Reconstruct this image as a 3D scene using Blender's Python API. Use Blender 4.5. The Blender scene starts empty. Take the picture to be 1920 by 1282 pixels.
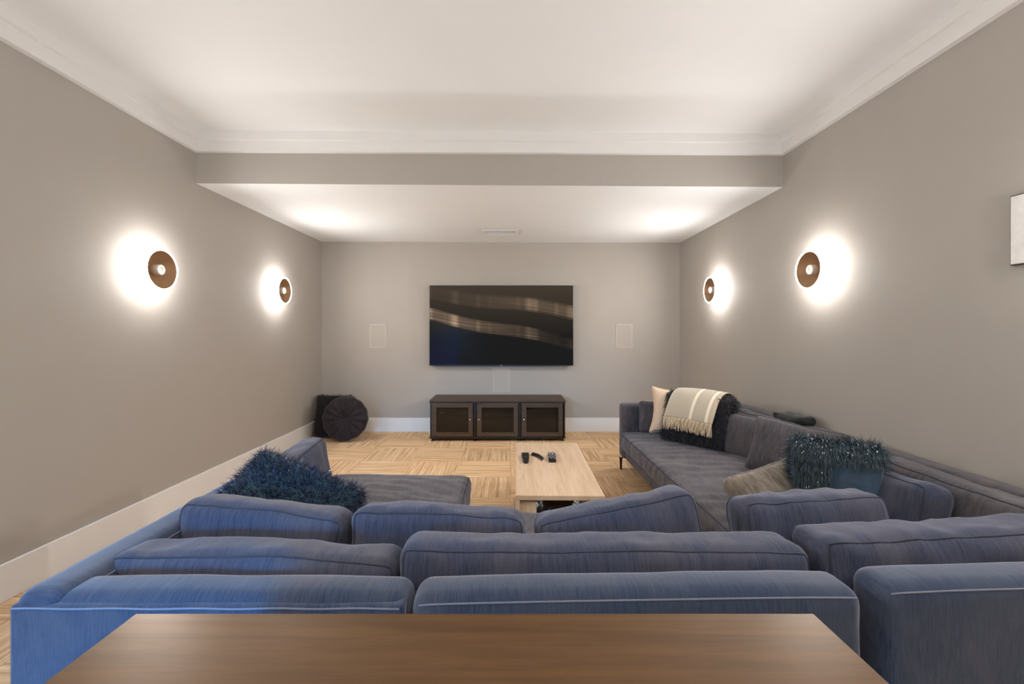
import bpy, bmesh, math, random
from mathutils import Vector, Matrix, Euler, noise

R = math.radians
PI = math.pi
C = bpy.context.scene.collection
scn = bpy.context.scene
random.seed(7)

# ------------------------------------------------------------------ camera
F = 840.0                      # focal length in pixels of the 1920x1282 frame
VX, VY, H = 953.0, 623.0, 1.3  # vanishing point of the room's long axis, eye height
cam = bpy.data.cameras.new('camera')
camo = bpy.data.objects.new('camera', cam)
C.objects.link(camo)
camo.location = (0, 0, H)
camo.rotation_euler = (R(90), 0, 0)
cam.sensor_fit = 'HORIZONTAL'
cam.sensor_width = 36.0
cam.lens = 36.0 * F / 1920.0
cam.shift_x = (960 - VX) / 1920.0
cam.shift_y = -(641 - VY) / 1920.0
cam.clip_start = 0.02
scn.camera = camo

# ------------------------------------------------------------------ colour, world, large lights
scn.view_settings.view_transform = 'Standard'
scn.view_settings.look = 'None'
scn.view_settings.gamma = 1.0
scn.view_settings.use_curve_mapping = False
scn.view_settings.exposure = 1.74

w = bpy.data.worlds.new('world'); scn.world = w
w.use_nodes = True
w.node_tree.nodes['Background'].inputs[0].default_value = (0.55, 0.75, 1.0, 1)
w.node_tree.nodes['Background'].inputs[1].default_value = 0.6

SCONCE_L = 15.0     # radiance of the sconce glass
DAY, UPL = 11, 16
SPOT = 4.6          # watts thrown forward by each sconce's own lamp


def area(name, loc, rot, sx, sy, power, col, spread=180):
    l = bpy.data.lights.new(name, 'AREA'); l.shape = 'RECTANGLE'
    l.size = sx; l.size_y = sy; l.energy = power; l.color = col; l.spread = R(spread)
    o = bpy.data.objects.new(name, l); C.objects.link(o)
    o.location = loc; o.rotation_euler = rot
    return o


# daylight entering by the low window in the wall behind the camera, at its left
area('window_daylight', (-1.72, -2.66, 0.95), (R(71), 0, R(-12)), 1.0, 1.3, DAY, (0.0, 0.42, 1.0), 42)
# upward fill light from two added lamps, out of view
for lx in (-1.6, 1.6):
    area('uplighter_lamp', (lx, -0.75, 1.93), (R(180), 0, 0), 0.30, 0.30, UPL, (1.0, 0.98, 0.95), 170)

# ------------------------------------------------------------------ room measurements
XL, XR, YB, YREAR = -2.446, 2.25, 5.871, -2.7


def lr(a, b, x):
    t = (x - XL) / (XR - XL)
    return a + (b - a) * t


# ------------------------------------------------------------------ materials
def newmat(name):
    m = bpy.data.materials.new(name); m.use_nodes = True
    nt = m.node_tree
    return m, nt, nt.nodes['Principled BSDF']


def N(nt, t, **k):
    n = nt.nodes.new(t)
    for a, b in k.items():
        setattr(n, a, b)
    return n


def ramp(nt, stops):
    r = N(nt, 'ShaderNodeValToRGB')
    el = r.color_ramp.elements
    el[0].position, el[0].color = stops[0][0], (*stops[0][1], 1)
    el[1].position, el[1].color = stops[-1][0], (*stops[-1][1], 1)
    for p, c in stops[1:-1]:
        e = el.new(p); e.color = (*c, 1)
    return r


def coords(nt, scale=(1, 1, 1), kind='Object', rot=(0, 0, 0)):
    tc = N(nt, 'ShaderNodeTexCoord'); mp = N(nt, 'ShaderNodeMapping')
    mp.inputs['Scale'].default_value = scale
    mp.inputs['Rotation'].default_value = rot
    nt.links.new(tc.outputs[kind], mp.inputs[0])
    return mp


def noise_tex(nt, vec, scale, detail=3, rough=0.5, dist=0.0):
    n = N(nt, 'ShaderNodeTexNoise')
    n.inputs['Scale'].default_value = scale; n.inputs['Detail'].default_value = detail
    n.inputs['Roughness'].default_value = rough; n.inputs['Distortion'].default_value = dist
    nt.links.new(vec.outputs[0], n.inputs['Vector'])
    return n


def bump(nt, p, src, strength, dist=0.002):
    b = N(nt, 'ShaderNodeBump')
    b.inputs['Strength'].default_value = strength; b.inputs['Distance'].default_value = dist
    nt.links.new(src, b.inputs['Height']); nt.links.new(b.outputs[0], p.inputs['Normal'])
    return b


def plain(name, col, rough=0.5, metal=0.0, noise_amt=0.06, nscale=30, bumps=0.05, spec=0.5, coat=0):
    m, nt, p = newmat(name)
    mp = coords(nt)
    n = noise_tex(nt, mp, nscale)
    a = tuple(max(0, c * (1 - noise_amt)) for c in col); b = tuple(min(1, c * (1 + noise_amt)) for c in col)
    r = ramp(nt, [(0.3, a), (0.7, b)])
    nt.links.new(n.outputs[0], r.inputs[0]); nt.links.new(r.outputs[0], p.inputs['Base Color'])
    p.inputs['Roughness'].default_value = rough; p.inputs['Metallic'].default_value = metal
    p.inputs['Specular IOR Level'].default_value = spec
    p.inputs['Coat Weight'].default_value = coat
    if bumps: bump(nt, p, n.outputs[0], bumps)
    return m


def mix(nt, a, b, fac, mode='MIX'):
    m = N(nt, 'ShaderNodeMix', data_type='RGBA', blend_type=mode)
    for s, v in ((6, a), (7, b), (0, fac)):
        if hasattr(v, 'links') or hasattr(v, 'is_output'):
            nt.links.new(v, m.inputs[s])
        else:
            m.inputs[s].default_value = v if not isinstance(v, tuple) else (*v, 1)
    return m.outputs[2]


def fabric(name, dark, light, nap, sheen=0.28, streak=230, sheen_tint=(0.8, 0.8, 0.9)):
    """slubby woven velour: thin slub threads, brushed nap patches"""
    m, nt, p = newmat(name)
    mp = coords(nt, (streak, 16, 16))
    n = noise_tex(nt, mp, 1.0, 4, 0.65, 0.3)
    r = ramp(nt, [(0.34, dark), (0.68, light)])
    nt.links.new(n.outputs[0], r.inputs[0])
    mp2 = coords(nt, (9, 4, 5))
    n2 = noise_tex(nt, mp2, 1.0, 5, 0.65, 0.8)
    r2 = ramp(nt, [(0.45, (0, 0, 0)), (0.75, (1, 1, 1))])
    nt.links.new(n2.outputs[0], r2.inputs[0])
    c = mix(nt, r.outputs[0], nap, r2.outputs[0])
    c2 = mix(nt, r.outputs[0], c, 0.55)
    nt.links.new(c2, p.inputs['Base Color'])
    p.inputs['Roughness'].default_value = 0.92
    p.inputs['Specular IOR Level'].default_value = 0.15
    p.inputs['Sheen Weight'].default_value = sheen
    p.inputs['Sheen Roughness'].default_value = 0.45
    p.inputs['Sheen Tint'].default_value = (*sheen_tint, 1)
    mp3 = coords(nt, (500, 160, 160))
    n3 = noise_tex(nt, mp3, 1.0, 2)
    bump(nt, p, n3.outputs[0], 0.35, 0.002)
    return m


def velvet(name, col, sheen=0.6):
    m, nt, p = newmat(name)
    mp = coords(nt, (14, 14, 14))
    n = noise_tex(nt, mp, 1.0, 4, 0.6, 0.6)
    r = ramp(nt, [(0.3, tuple(c * 0.75 for c in col)), (0.7, tuple(c * 1.3 for c in col))])
    nt.links.new(n.outputs[0], r.inputs[0]); nt.links.new(r.outputs[0], p.inputs['Base Color'])
    p.inputs['Roughness'].default_value = 0.85
    p.inputs['Sheen Weight'].default_value = sheen
    p.inputs['Sheen Roughness'].default_value = 0.35
    p.inputs['Specular IOR Level'].default_value = 0.2
    return m


def wood(name, c1, c2, grain='X', scale=1.0, rough=0.4, coat=0.0, lo=0.35, hi=0.65):
    m, nt, p = newmat(name)
    s = {'X': (1.6, 26, 26), 'Y': (26, 1.6, 26), 'Z': (26, 26, 1.6)}[grain]
    mp = coords(nt, tuple(v * scale for v in s))
    n = noise_tex(nt, mp, 1.0, 6, 0.6, 0.5)
    r = ramp(nt, [(lo, c1), (hi, c2)])
    nt.links.new(n.outputs[0], r.inputs[0])
    mp2 = coords(nt, tuple(v * scale * 5 for v in s))
    n2 = noise_tex(nt, mp2, 1.0, 3, 0.7)
    r2 = ramp(nt, [(0.30, tuple(c * 0.7 for c in c1)), (0.48, (1, 1, 1))])
    nt.links.new(n2.outputs[0], r2.inputs[0])
    c = mix(nt, r.outputs[0], r2.outputs[0], 0.25, 'MULTIPLY')
    nt.links.new(c, p.inputs['Base Color'])
    p.inputs['Roughness'].default_value = rough
    p.inputs['Coat Weight'].default_value = coat
    p.inputs['Coat Roughness'].default_value = 0.25
    bump(nt, p, n2.outputs[0], 0.06, 0.001)
    return m


def carpet():
    m, nt, p = newmat('carpet_tiles')
    tc = N(nt, 'ShaderNodeTexCoord'); sp = N(nt, 'ShaderNodeSeparateXYZ')
    nt.links.new(tc.outputs['Object'], sp.inputs[0])

    def M(op, a, b=None, c=None):
        n = N(nt, 'ShaderNodeMath', operation=op)
        for i, v in enumerate((a, b, c)):
            if v is None: continue
            if isinstance(v, (int, float)): n.inputs[i].default_value = v
            else: nt.links.new(v, n.inputs[i])
        return n.outputs[0]
    X = M('MULTIPLY', M('SUBTRACT', sp.outputs[0], 0.02), 2.0)
    Y = M('MULTIPLY', M('SUBTRACT', sp.outputs[1], 0.025), 2.0)
    ix, iy = M('FLOOR', X), M('FLOOR', Y)
    par = M('MODULO', M('ADD', M('ADD', ix, iy), 100.0), 2.0)
    def sel(a, b): return M('ADD', M('MULTIPLY', a, M('SUBTRACT', 1.0, par)), M('MULTIPLY', b, par))
    s = sel(X, Y); t = sel(Y, X)
    rnd = N(nt, 'ShaderNodeTexWhiteNoise', noise_dimensions='2D')
    cx = N(nt, 'ShaderNodeCombineXYZ'); nt.links.new(ix, cx.inputs[0]); nt.links.new(iy, cx.inputs[1])
    nt.links.new(cx.outputs[0], rnd.inputs['Vector'])
    cv = N(nt, 'ShaderNodeCombineXYZ')
    nt.links.new(M('MULTIPLY', s, 26.0), cv.inputs[0]); nt.links.new(M('MULTIPLY', t, 0.9), cv.inputs[1])
    nt.links.new(M('MULTIPLY', rnd.outputs[0], 40.0), cv.inputs[2])
    n = noise_tex(nt, cv, 1.0, 3, 0.65, 0.15)
    r = ramp(nt, [(0.33, (0.50, 0.30, 0.155)), (0.5, (0.68, 0.455, 0.265)), (0.68, (0.86, 0.64, 0.42))])
    nt.links.new(n.outputs[0], r.inputs[0])
    tint = N(nt, 'ShaderNodeMapRange'); nt.links.new(rnd.outputs[0], tint.inputs[0])
    tint.inputs[3].default_value = 0.90; tint.inputs[4].default_value = 1.06
    fx, fy = M('FRACT', X), M('FRACT', Y)
    ex = M('MINIMUM', fx, M('SUBTRACT', 1.0, fx)); ey = M('MINIMUM', fy, M('SUBTRACT', 1.0, fy))
    seam = M('GREATER_THAN', M('MINIMUM', ex, ey), 0.006)
    k = M('MULTIPLY', tint.outputs[0], M('ADD', M('MULTIPLY', seam, 0.18), 0.82))
    sc = N(nt, 'ShaderNodeCombineXYZ')
    for i in range(3): nt.links.new(k, sc.inputs[i])
    c = mix(nt, r.outputs[0], sc.outputs[0], 1.0, 'MULTIPLY')
    nt.links.new(c, p.inputs['Base Color'])
    p.inputs['Roughness'].default_value = 0.95; p.inputs['Specular IOR Level'].default_value = 0.1
    bump(nt, p, n.outputs[0], 0.5, 0.004)
    return m


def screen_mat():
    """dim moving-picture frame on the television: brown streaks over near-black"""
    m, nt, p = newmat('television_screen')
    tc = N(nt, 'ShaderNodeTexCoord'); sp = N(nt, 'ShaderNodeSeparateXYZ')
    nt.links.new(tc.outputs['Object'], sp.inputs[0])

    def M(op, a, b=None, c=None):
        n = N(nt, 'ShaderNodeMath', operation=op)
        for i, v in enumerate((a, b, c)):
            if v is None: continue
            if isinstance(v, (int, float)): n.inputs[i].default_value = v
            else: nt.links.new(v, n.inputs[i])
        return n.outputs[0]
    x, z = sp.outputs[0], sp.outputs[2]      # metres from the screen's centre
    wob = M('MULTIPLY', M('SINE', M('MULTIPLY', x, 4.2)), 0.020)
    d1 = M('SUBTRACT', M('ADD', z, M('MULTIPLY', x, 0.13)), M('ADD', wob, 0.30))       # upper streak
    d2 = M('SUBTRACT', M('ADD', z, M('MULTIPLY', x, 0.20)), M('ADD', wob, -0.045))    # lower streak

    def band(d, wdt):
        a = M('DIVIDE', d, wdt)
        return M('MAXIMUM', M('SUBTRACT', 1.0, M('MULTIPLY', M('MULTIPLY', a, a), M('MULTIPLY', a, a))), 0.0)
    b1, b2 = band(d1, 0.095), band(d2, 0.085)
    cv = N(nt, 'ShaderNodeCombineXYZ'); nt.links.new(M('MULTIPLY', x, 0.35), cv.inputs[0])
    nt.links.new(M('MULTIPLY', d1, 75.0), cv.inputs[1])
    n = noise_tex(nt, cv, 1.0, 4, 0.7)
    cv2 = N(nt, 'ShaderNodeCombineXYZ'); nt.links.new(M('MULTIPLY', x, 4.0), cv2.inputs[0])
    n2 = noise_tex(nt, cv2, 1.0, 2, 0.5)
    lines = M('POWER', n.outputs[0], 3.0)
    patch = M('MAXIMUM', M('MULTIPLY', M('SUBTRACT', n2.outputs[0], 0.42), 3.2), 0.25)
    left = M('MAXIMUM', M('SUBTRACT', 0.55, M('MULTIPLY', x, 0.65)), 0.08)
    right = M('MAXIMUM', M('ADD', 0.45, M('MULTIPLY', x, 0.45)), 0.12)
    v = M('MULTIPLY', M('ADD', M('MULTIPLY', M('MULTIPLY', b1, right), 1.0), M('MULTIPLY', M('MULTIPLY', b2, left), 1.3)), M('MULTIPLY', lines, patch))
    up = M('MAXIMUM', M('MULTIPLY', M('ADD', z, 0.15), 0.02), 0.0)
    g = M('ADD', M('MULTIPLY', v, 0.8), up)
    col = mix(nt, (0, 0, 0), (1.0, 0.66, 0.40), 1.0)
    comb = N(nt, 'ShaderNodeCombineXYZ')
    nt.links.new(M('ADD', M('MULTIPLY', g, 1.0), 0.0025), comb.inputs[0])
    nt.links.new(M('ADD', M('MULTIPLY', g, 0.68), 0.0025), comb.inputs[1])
    # cool window reflection, painted as emission low on the left
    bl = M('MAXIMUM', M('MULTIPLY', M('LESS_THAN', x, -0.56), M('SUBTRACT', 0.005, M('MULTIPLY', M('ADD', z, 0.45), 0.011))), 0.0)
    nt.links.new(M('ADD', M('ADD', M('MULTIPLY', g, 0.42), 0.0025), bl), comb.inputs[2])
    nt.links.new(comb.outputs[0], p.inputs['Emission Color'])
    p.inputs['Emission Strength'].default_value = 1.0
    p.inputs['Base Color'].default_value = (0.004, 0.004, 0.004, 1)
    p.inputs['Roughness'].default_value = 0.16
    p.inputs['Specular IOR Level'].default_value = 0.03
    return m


def emis(name, col, s):
    m, nt, p = newmat(name)
    p.inputs['Base Color'].default_value = (0.9, 0.9, 0.88, 1)
    mp = coords(nt); n = noise_tex(nt, mp, 8.0, 2)
    r = ramp(nt, [(0.2, tuple(c * 0.94 for c in col)), (0.8, col)])
    nt.links.new(n.outputs[0], r.inputs[0]); nt.links.new(r.outputs[0], p.inputs['Emission Color'])
    # the opal glass glows most toward its front rim, where the lamp sits
    tc = N(nt, 'ShaderNodeTexCoord'); sp = N(nt, 'ShaderNodeSeparateXYZ'); nt.links.new(tc.outputs['Object'], sp.inputs[0])
    mr = N(nt, 'ShaderNodeMapRange', interpolation_type='SMOOTHSTEP'); nt.links.new(sp.outputs[0], mr.inputs[0])
    mr.inputs[1].default_value = 0.03; mr.inputs[2].default_value = 0.10
    mr.inputs[3].default_value = s * 0.07; mr.inputs[4].default_value = s
    nt.links.new(mr.outputs[0], p.inputs['Emission Strength'])
    return m


def glass(name, col, alpha):
    m, nt, p = newmat(name)
    mp = coords(nt); n = noise_tex(nt, mp, 6.0, 2)
    r = ramp(nt, [(0.3, col), (0.7, tuple(c * 1.1 for c in col))])
    nt.links.new(n.outputs[0], r.inputs[0]); nt.links.new(r.outputs[0], p.inputs['Base Color'])
    p.inputs['Roughness'].default_value = 0.05
    p.inputs['Alpha'].default_value = alpha
    return m


M_WALL = plain('greige_wall_paint', (0.425, 0.39, 0.352), 0.7, noise_amt=0.012, nscale=4, bumps=0.02, spec=0.3)
M_CEIL = plain('white_ceiling_paint', (0.81, 0.805, 0.80), 0.8, noise_amt=0.008, nscale=3, bumps=0.01, spec=0.2)
M_TRIM = plain('white_trim_paint', (0.80, 0.785, 0.77), 0.45, noise_amt=0.01, nscale=10, bumps=0.01)
M_CARPET = carpet()
DK, LT, NAP = (0.032, 0.040, 0.072), (0.068, 0.074, 0.112), (0.110, 0.098, 0.110)
M_FAB = fabric('indigo_velour', DK, LT, NAP)
M_FAB_DAYLIT = fabric('indigo_velour_backrest', (0.021, 0.036, 0.074), (0.050, 0.069, 0.113), (0.080, 0.088, 0.118), sheen=0.5)  # same velour, with the cool daylight put into its colour
M_FAB_WARMLIT = fabric('indigo_velour_seat', (0.046, 0.043, 0.052), (0.095, 0.085, 0.092), (0.145, 0.122, 0.118), streak=110)  # same velour again, warm lamp light put into its colour
M_TAUPE = fabric('taupe_velour', (0.10, 0.088, 0.075), (0.24, 0.20, 0.155), (0.33, 0.26, 0.19), streak=60)
M_SEAM = plain('dark_piping', (0.030, 0.034, 0.055), 0.8)
M_SEAML = plain('light_piping', (0.15, 0.17, 0.24), 0.7)
M_BLACKV = velvet('black_velvet', (0.026, 0.020, 0.023), 0.4)
M_NAVYV = velvet('teal_navy_velvet', (0.028, 0.060, 0.088), 0.5)
M_TEALV = velvet('teal_velvet', (0.045, 0.076, 0.115), 0.6)
M_CREAM = plain('cream_cotton', (0.72, 0.55, 0.40), 0.85, noise_amt=0.05, nscale=60, bumps=0.1)
M_FURN = plain('navy_fur', (0.012, 0.019, 0.054), 0.45, noise_amt=0.5, nscale=40, bumps=0)
M_FURT = plain('teal_fur', (0.013, 0.034, 0.050), 0.4, noise_amt=0.5, nscale=40, bumps=0)
M_FURB = plain('black_fur', (0.010, 0.014, 0.024), 0.45, noise_amt=0.5, nscale=40, bumps=0)
M_FURBR = plain('brown_black_fur', (0.022, 0.016, 0.012), 0.6, noise_amt=0.5, nscale=40, bumps=0)
M_TINSEL = plain('silver_tinsel', (0.85, 0.87, 0.9), 0.15, metal=1.0, bumps=0)
M_OAKL = wood('pale_maple_top', (0.60, 0.42, 0.27), (0.73, 0.55, 0.39), 'Y', 0.6, 0.45)
M_OAKZ = wood('pale_maple_leg', (0.64, 0.47, 0.31), (0.78, 0.60, 0.43), 'Z', 0.8, 0.45)
M_DESK = wood('brown_oak_veneer', (0.055, 0.024, 0.008), (0.098, 0.046, 0.016), 'X', 1.3, 0.38, 0.0)
M_DESK.node_tree.nodes['Principled BSDF'].inputs['Specular IOR Level'].default_value = 0.8
M_DESK.node_tree.nodes['Principled BSDF'].inputs['Specular Tint'].default_value = (1.0, 0.66, 0.38, 1)
M_CAB = wood('espresso_wood', (0.048, 0.028, 0.014), (0.078, 0.048, 0.026), 'X', 1.0, 0.5)
M_CABB = plain('black_frame', (0.012, 0.009, 0.007), 0.4)
M_CABM = plain('dark_bronze_metal', (0.045, 0.034, 0.026), 0.4, 0.3)
M_TVB = plain('black_plastic', (0.010, 0.010, 0.011), 0.35)
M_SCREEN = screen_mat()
M_CGLASS = glass('smoked_glass', (0.015, 0.012, 0.010), 0.62)
M_WGLASS = glass('window_glass', (0.8, 0.85, 0.9), 0.12)
M_CHROME = plain('brushed_nickel', (0.75, 0.73, 0.70), 0.25, 1.0, bumps=0)
M_GLOW = emis('lit_opal_glass', (1.0, 0.975, 0.945), SCONCE_L)
M_BRONZE = plain('brushed_bronze', (0.36, 0.20, 0.10), 0.5, 0.3, noise_amt=0.12, nscale=12, bumps=0.05)
M_SCAP = plain('cream_metal_cap', (0.85, 0.78, 0.68), 0.4)
M_GRILLE = plain('painted_speaker_grille', (0.45, 0.41, 0.365), 0.75, noise_amt=0.06, nscale=700, bumps=0.2)
M_GFRAME = plain('white_grille_frame', (0.60, 0.55, 0.50), 0.5, bumps=0)
M_WHITEP = plain('white_plastic', (0.78, 0.76, 0.73), 0.4, bumps=0)
M_BLKSH = plain('black_leather', (0.010, 0.010, 0.011), 0.28, noise_amt=0.2, nscale=18, bumps=0.4, spec=0.6)
M_RUB = plain('black_rubber_keys', (0.008, 0.008, 0.009), 0.5)
M_KEYL = plain('pale_grey_keys', (0.45, 0.46, 0.48), 0.5)
M_DKGRN = velvet('dark_slate_cloth', (0.030, 0.036, 0.036), 0.3)
M_ELEC = plain('black_electronics', (0.02, 0.018, 0.017), 0.3)


# ------------------------------------------------------------------ object helpers
def link(name, me, m, parent=None, smooth=True):
    me.materials.append(m)
    o = bpy.data.objects.new(name, me); C.objects.link(o)
    if parent: o.parent = parent
    if smooth:
        me.polygons.foreach_set('use_smooth', [True] * len(me.polygons))
    return o


def pydata(name, vs, fs, m, parent=None, smooth=True):
    me = bpy.data.meshes.new(name); me.from_pydata([tuple(v) for v in vs], [], fs); me.update()
    return link(name, me, m, parent, smooth)


def bmobj(name, bm, m, parent=None, smooth=False):
    bmesh.ops.recalc_face_normals(bm, faces=bm.faces)
    me = bpy.data.meshes.new(name); bm.to_mesh(me); bm.free()
    o = link(name, me, m, parent, smooth)
    return o


def box(bm, x0, x1, y0, y1, z0, z1, bev=0.0, seg=2):
    """adds a box to bm, bevelled"""
    t = bmesh.new()
    bmesh.ops.create_cube(t, size=1)
    for v in t.verts:
        v.co = Vector(((x0 + x1) / 2 + v.co.x * (x1 - x0), (y0 + y1) / 2 + v.co.y * (y1 - y0), (z0 + z1) / 2 + v.co.z * (z1 - z0)))
    if bev:
        bmesh.ops.bevel(t, geom=list(t.edges), offset=bev, segments=seg, profile=0.5, affect='EDGES')
    me = bpy.data.meshes.new('t'); t.to_mesh(me); t.free(); bm.from_mesh(me); bpy.data.meshes.remove(me)
    return bm


def boxobj(name, dims, m, parent=None, bev=0.0, seg=2):
    return bmobj(name, box(bmesh.new(), *dims, bev=bev, seg=seg), m, parent)


def lathe(prof, n=48, axis='Z', caps=True):
    """prof: list of (r, h). returns verts, faces"""
    vs, fs = [], []
    for r, h in prof:
        for i in range(n):
            a = 2 * PI * i / n
            vs.append((r * math.cos(a), r * math.sin(a), h))
    for j in range(len(prof) - 1):
        for i in range(n):
            k = (i + 1) % n
            fs.append((j * n + i, j * n + k, (j + 1) * n + k, (j + 1) * n + i))
    if caps and prof[0][0] > 1e-6: fs.append(tuple(range(n))[::-1])
    if caps and prof[-1][0] > 1e-6: fs.append(tuple(range((len(prof) - 1) * n, len(prof) * n)))
    if axis == 'X': vs = [(h, a, b) for a, b, h in vs]
    if axis == 'Y': vs = [(a, h, b) for a, b, h in vs]
    return vs, fs


def tube(pts, r, closed=False, n=6):
    pts = [Vector(p) for p in pts]
    vs, fs = [], []
    L = len(pts)
    for i, p in enumerate(pts):
        a = pts[(i - 1) % L] if (closed or i > 0) else p
        b = pts[(i + 1) % L] if (closed or i < L - 1) else p
        t = (b - a).normalized() if (b - a).length > 1e-9 else Vector((0, 0, 1))
        up = Vector((0.13, 0.31, 0.94)).normalized()
        if abs(t.dot(up)) > 0.95: up = Vector((1, 0.1, 0)).normalized()
        s = t.cross(up).normalized(); u = s.cross(t)
        for k in range(n):
            an = 2 * PI * k / n
            vs.append(p + (s * math.cos(an) + u * math.sin(an)) * r)
    for i in range(L if closed else L - 1):
        j = (i + 1) % L
        for k in range(n):
            q = (k + 1) % n
            fs.append((i * n + k, i * n + q, j * n + q, j * n + k))
    if not closed:
        fs.append(tuple(range(n))[::-1]); fs.append(tuple(range((L - 1) * n, L * n)))
    return vs, fs


def tag(o, label, cat, group=None):
    o['label'] = label; o['category'] = cat
    if group: o['group'] = group
    return o


def struct(o):
    o['kind'] = 'structure'; return o


def empty(name, loc, rot=(0, 0, 0), label=None, cat=None, group=None):
    o = bpy.data.objects.new(name, None); C.objects.link(o)
    o.location = loc; o.rotation_euler = rot; o.empty_display_size = 0.1
    if label: tag(o, label, cat, group)
    return o


# ------------------------------------------------------------------ soft upholstered shapes
def axis_params(h, r, step):
    """parameter positions in [-1,1], dense in the rounded edge zones"""
    e = min(0.95, r / h)
    mid = max(2, int(2 * (h - r) / step))
    k = 5
    out = [-1 + e * (1 - math.cos(PI / 2 * i / k)) for i in range(k)]
    a, b = -1 + e, 1 - e
    out += [a + (b - a) * i / mid for i in range(mid + 1)]
    out += [1 - e * (1 - math.cos(PI / 2 * i / k)) for i in range(k - 1, -1, -1)]
    return out


class Soft:
    """rounded box with puffed faces, soft wrinkles and an optional bend.
    half=(hx,hy,hz); thin axis t in 0..2"""
    def __init__(s, half, r=0.05, t=1, puff=0.15, knife=0.0, pinch=0.0, amp=0.006, freq=7.0, seed=0, fn=None, aniso=(1, 1, 1), step=0.025):
        s.h, s.r, s.t, s.puff, s.knife, s.pinch, s.amp, s.freq, s.seed, s.fn, s.an, s.step = half, r, t, puff, knife, pinch, amp, freq, seed, fn, aniso, step
        s.o = [i for i in range(3) if i != t]

    def pos(s, c):
        h = s.h; t = s.t; a, b = s.o
        q = [c[i] * h[i] for i in range(3)]
        rr = [min(s.r, h[i] * 0.98) for i in range(3)]
        inner = [max(-(h[i] - rr[i]), min(h[i] - rr[i], q[i])) for i in range(3)]
        d = Vector([(q[i] - inner[i]) / rr[i] for i in range(3)])
        n = d.normalized() if d.length > 1e-9 else Vector((0, 0, 0))
        p = Vector([inner[i] + n[i] * rr[i] for i in range(3)])
        f = (1 - c[a] ** 2) * (1 - c[b] ** 2)
        p[t] *= 1 + s.puff * f
        if s.knife:
            g = math.sqrt(max(0.0, (1 - abs(c[a]) ** 3) * (1 - abs(c[b]) ** 3)))
            p[t] *= (1 - s.knife) + s.knife * g
        if s.pinch:
            p[a] *= 1 - s.pinch * (1 - c[b] ** 2) * c[a] ** 2
            p[b] *= 1 - s.pinch * (1 - c[a] ** 2) * c[b] ** 2
        if s.amp:
            w = Vector((p.x * s.an[0], p.y * s.an[1], p.z * s.an[2])) * s.freq + Vector((s.seed * 3.1, s.seed * 1.7, s.seed))
            k = noise.noise(w) + 0.45 * noise.noise(w * 2.3)
            if s.amp > 0.004:
                # creases: ridged folds
                k += 0.35 * (1 - 2 * abs(noise.noise(w * 1.4 + Vector((9, 2, 5)))) * 2)
            p += n * s.amp * k
        if s.fn: p = s.fn(p, c)
        return p

    def mesh(s):
        P = [axis_params(s.h[i], min(s.r, s.h[i] * 0.9), s.step) for i in range(3)]
        bm = bmesh.new()
        cache = {}

        def vert(c):
            k = (round(c[0], 6), round(c[1], 6), round(c[2], 6))
            v = cache.get(k)
            if v is None:
                v = bm.verts.new(s.pos(c)); cache[k] = v
            return v
        for ax in range(3):
            a, b = [i for i in range(3) if i != ax]
            for sg in (-1, 1):
                for i in range(len(P[a]) - 1):
                    for j in range(len(P[b]) - 1):
                        vv = []
                        for (ii, jj) in ((i, j), (i + 1, j), (i + 1, j + 1), (i, j + 1)):
                            c = [0, 0, 0]; c[ax] = sg; c[a] = P[a][ii]; c[b] = P[b][jj]
                            vv.append(vert(c))
                        if sg * (1 if ax != 1 else -1) < 0: vv.reverse()
                        try: bm.faces.new(vv)
                        except ValueError: pass
        return bm

    def loop(s, axis, val, r=0.0035):
        """piping loop round the cube section where coordinate `axis` = val"""
        a, b = [i for i in range(3) if i != axis]
        A = axis_params(s.h[a], s.r, 0.02); B = axis_params(s.h[b], s.r, 0.02)
        pts = []
        def at(x, y):
            c = [0, 0, 0]; c[axis] = val; c[a] = x; c[b] = y
            pts.append(s.pos(c))
        for x in A[:-1]: at(x, -1)
        for y in B[:-1]: at(1, y)
        for x in A[::-1][:-1]: at(x, 1)
        for y in B[::-1][:-1]: at(-1, y)
        return tube(pts, r, True, 6)


def join_vf(lst):
    vs, fs = [], []
    for v, f in lst:
        o = len(vs); vs += list(v); fs += [tuple(i + o for i in q) for q in f]
    return vs, fs


def softobj(name, S, m, parent=None, at=(0, 0, 0), rot=(0, 0, 0)):
    o = bmobj(name, S.mesh(), m, parent, True)
    o.location = at; o.rotation_euler = rot
    return o


def box_cushion(label, at, rot, half, seed, m=None, name='back_cushion', cat='cushion', group=None, puff=0.18, amp=0.008,
                fn=None, r=0.05, pipe=None, t=1, freq=6.0):
    """box cushion with two piped seams; local x width, y thickness, z height; at = centre"""
    e = empty(name, at, rot, label, cat, group)
    S = Soft(half, r, t, puff, amp=amp, freq=freq, seed=seed, fn=fn, aniso=(1, 1.3, 0.8))
    softobj('cover', S, m or M_FAB, e)
    vs, fs = join_vf([S.loop(t, 1), S.loop(t, -1)])
    pydata('piping', vs, fs, pipe or M_SEAM, e)
    return e


def knife_cushion(label, at, rot, half, seed, m, name='throw_pillow', cat='pillow', group=None, amp=0.004, pinch=0.10, puff=0.0, pipe=None, fn=None, knife=0.85):
    e = empty(name, at, rot, label, cat, group)
    S = Soft(half, min(0.04, half[1] * 0.8), 1, puff, knife=knife, pinch=pinch, amp=amp, freq=8, seed=seed, fn=fn)
    softobj('cover', S, m, e)
    if pipe:
        vs, fs = S.loop(1, 0.0, 0.003); pydata('piping', vs, fs, pipe, e)
    return e, S


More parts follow.
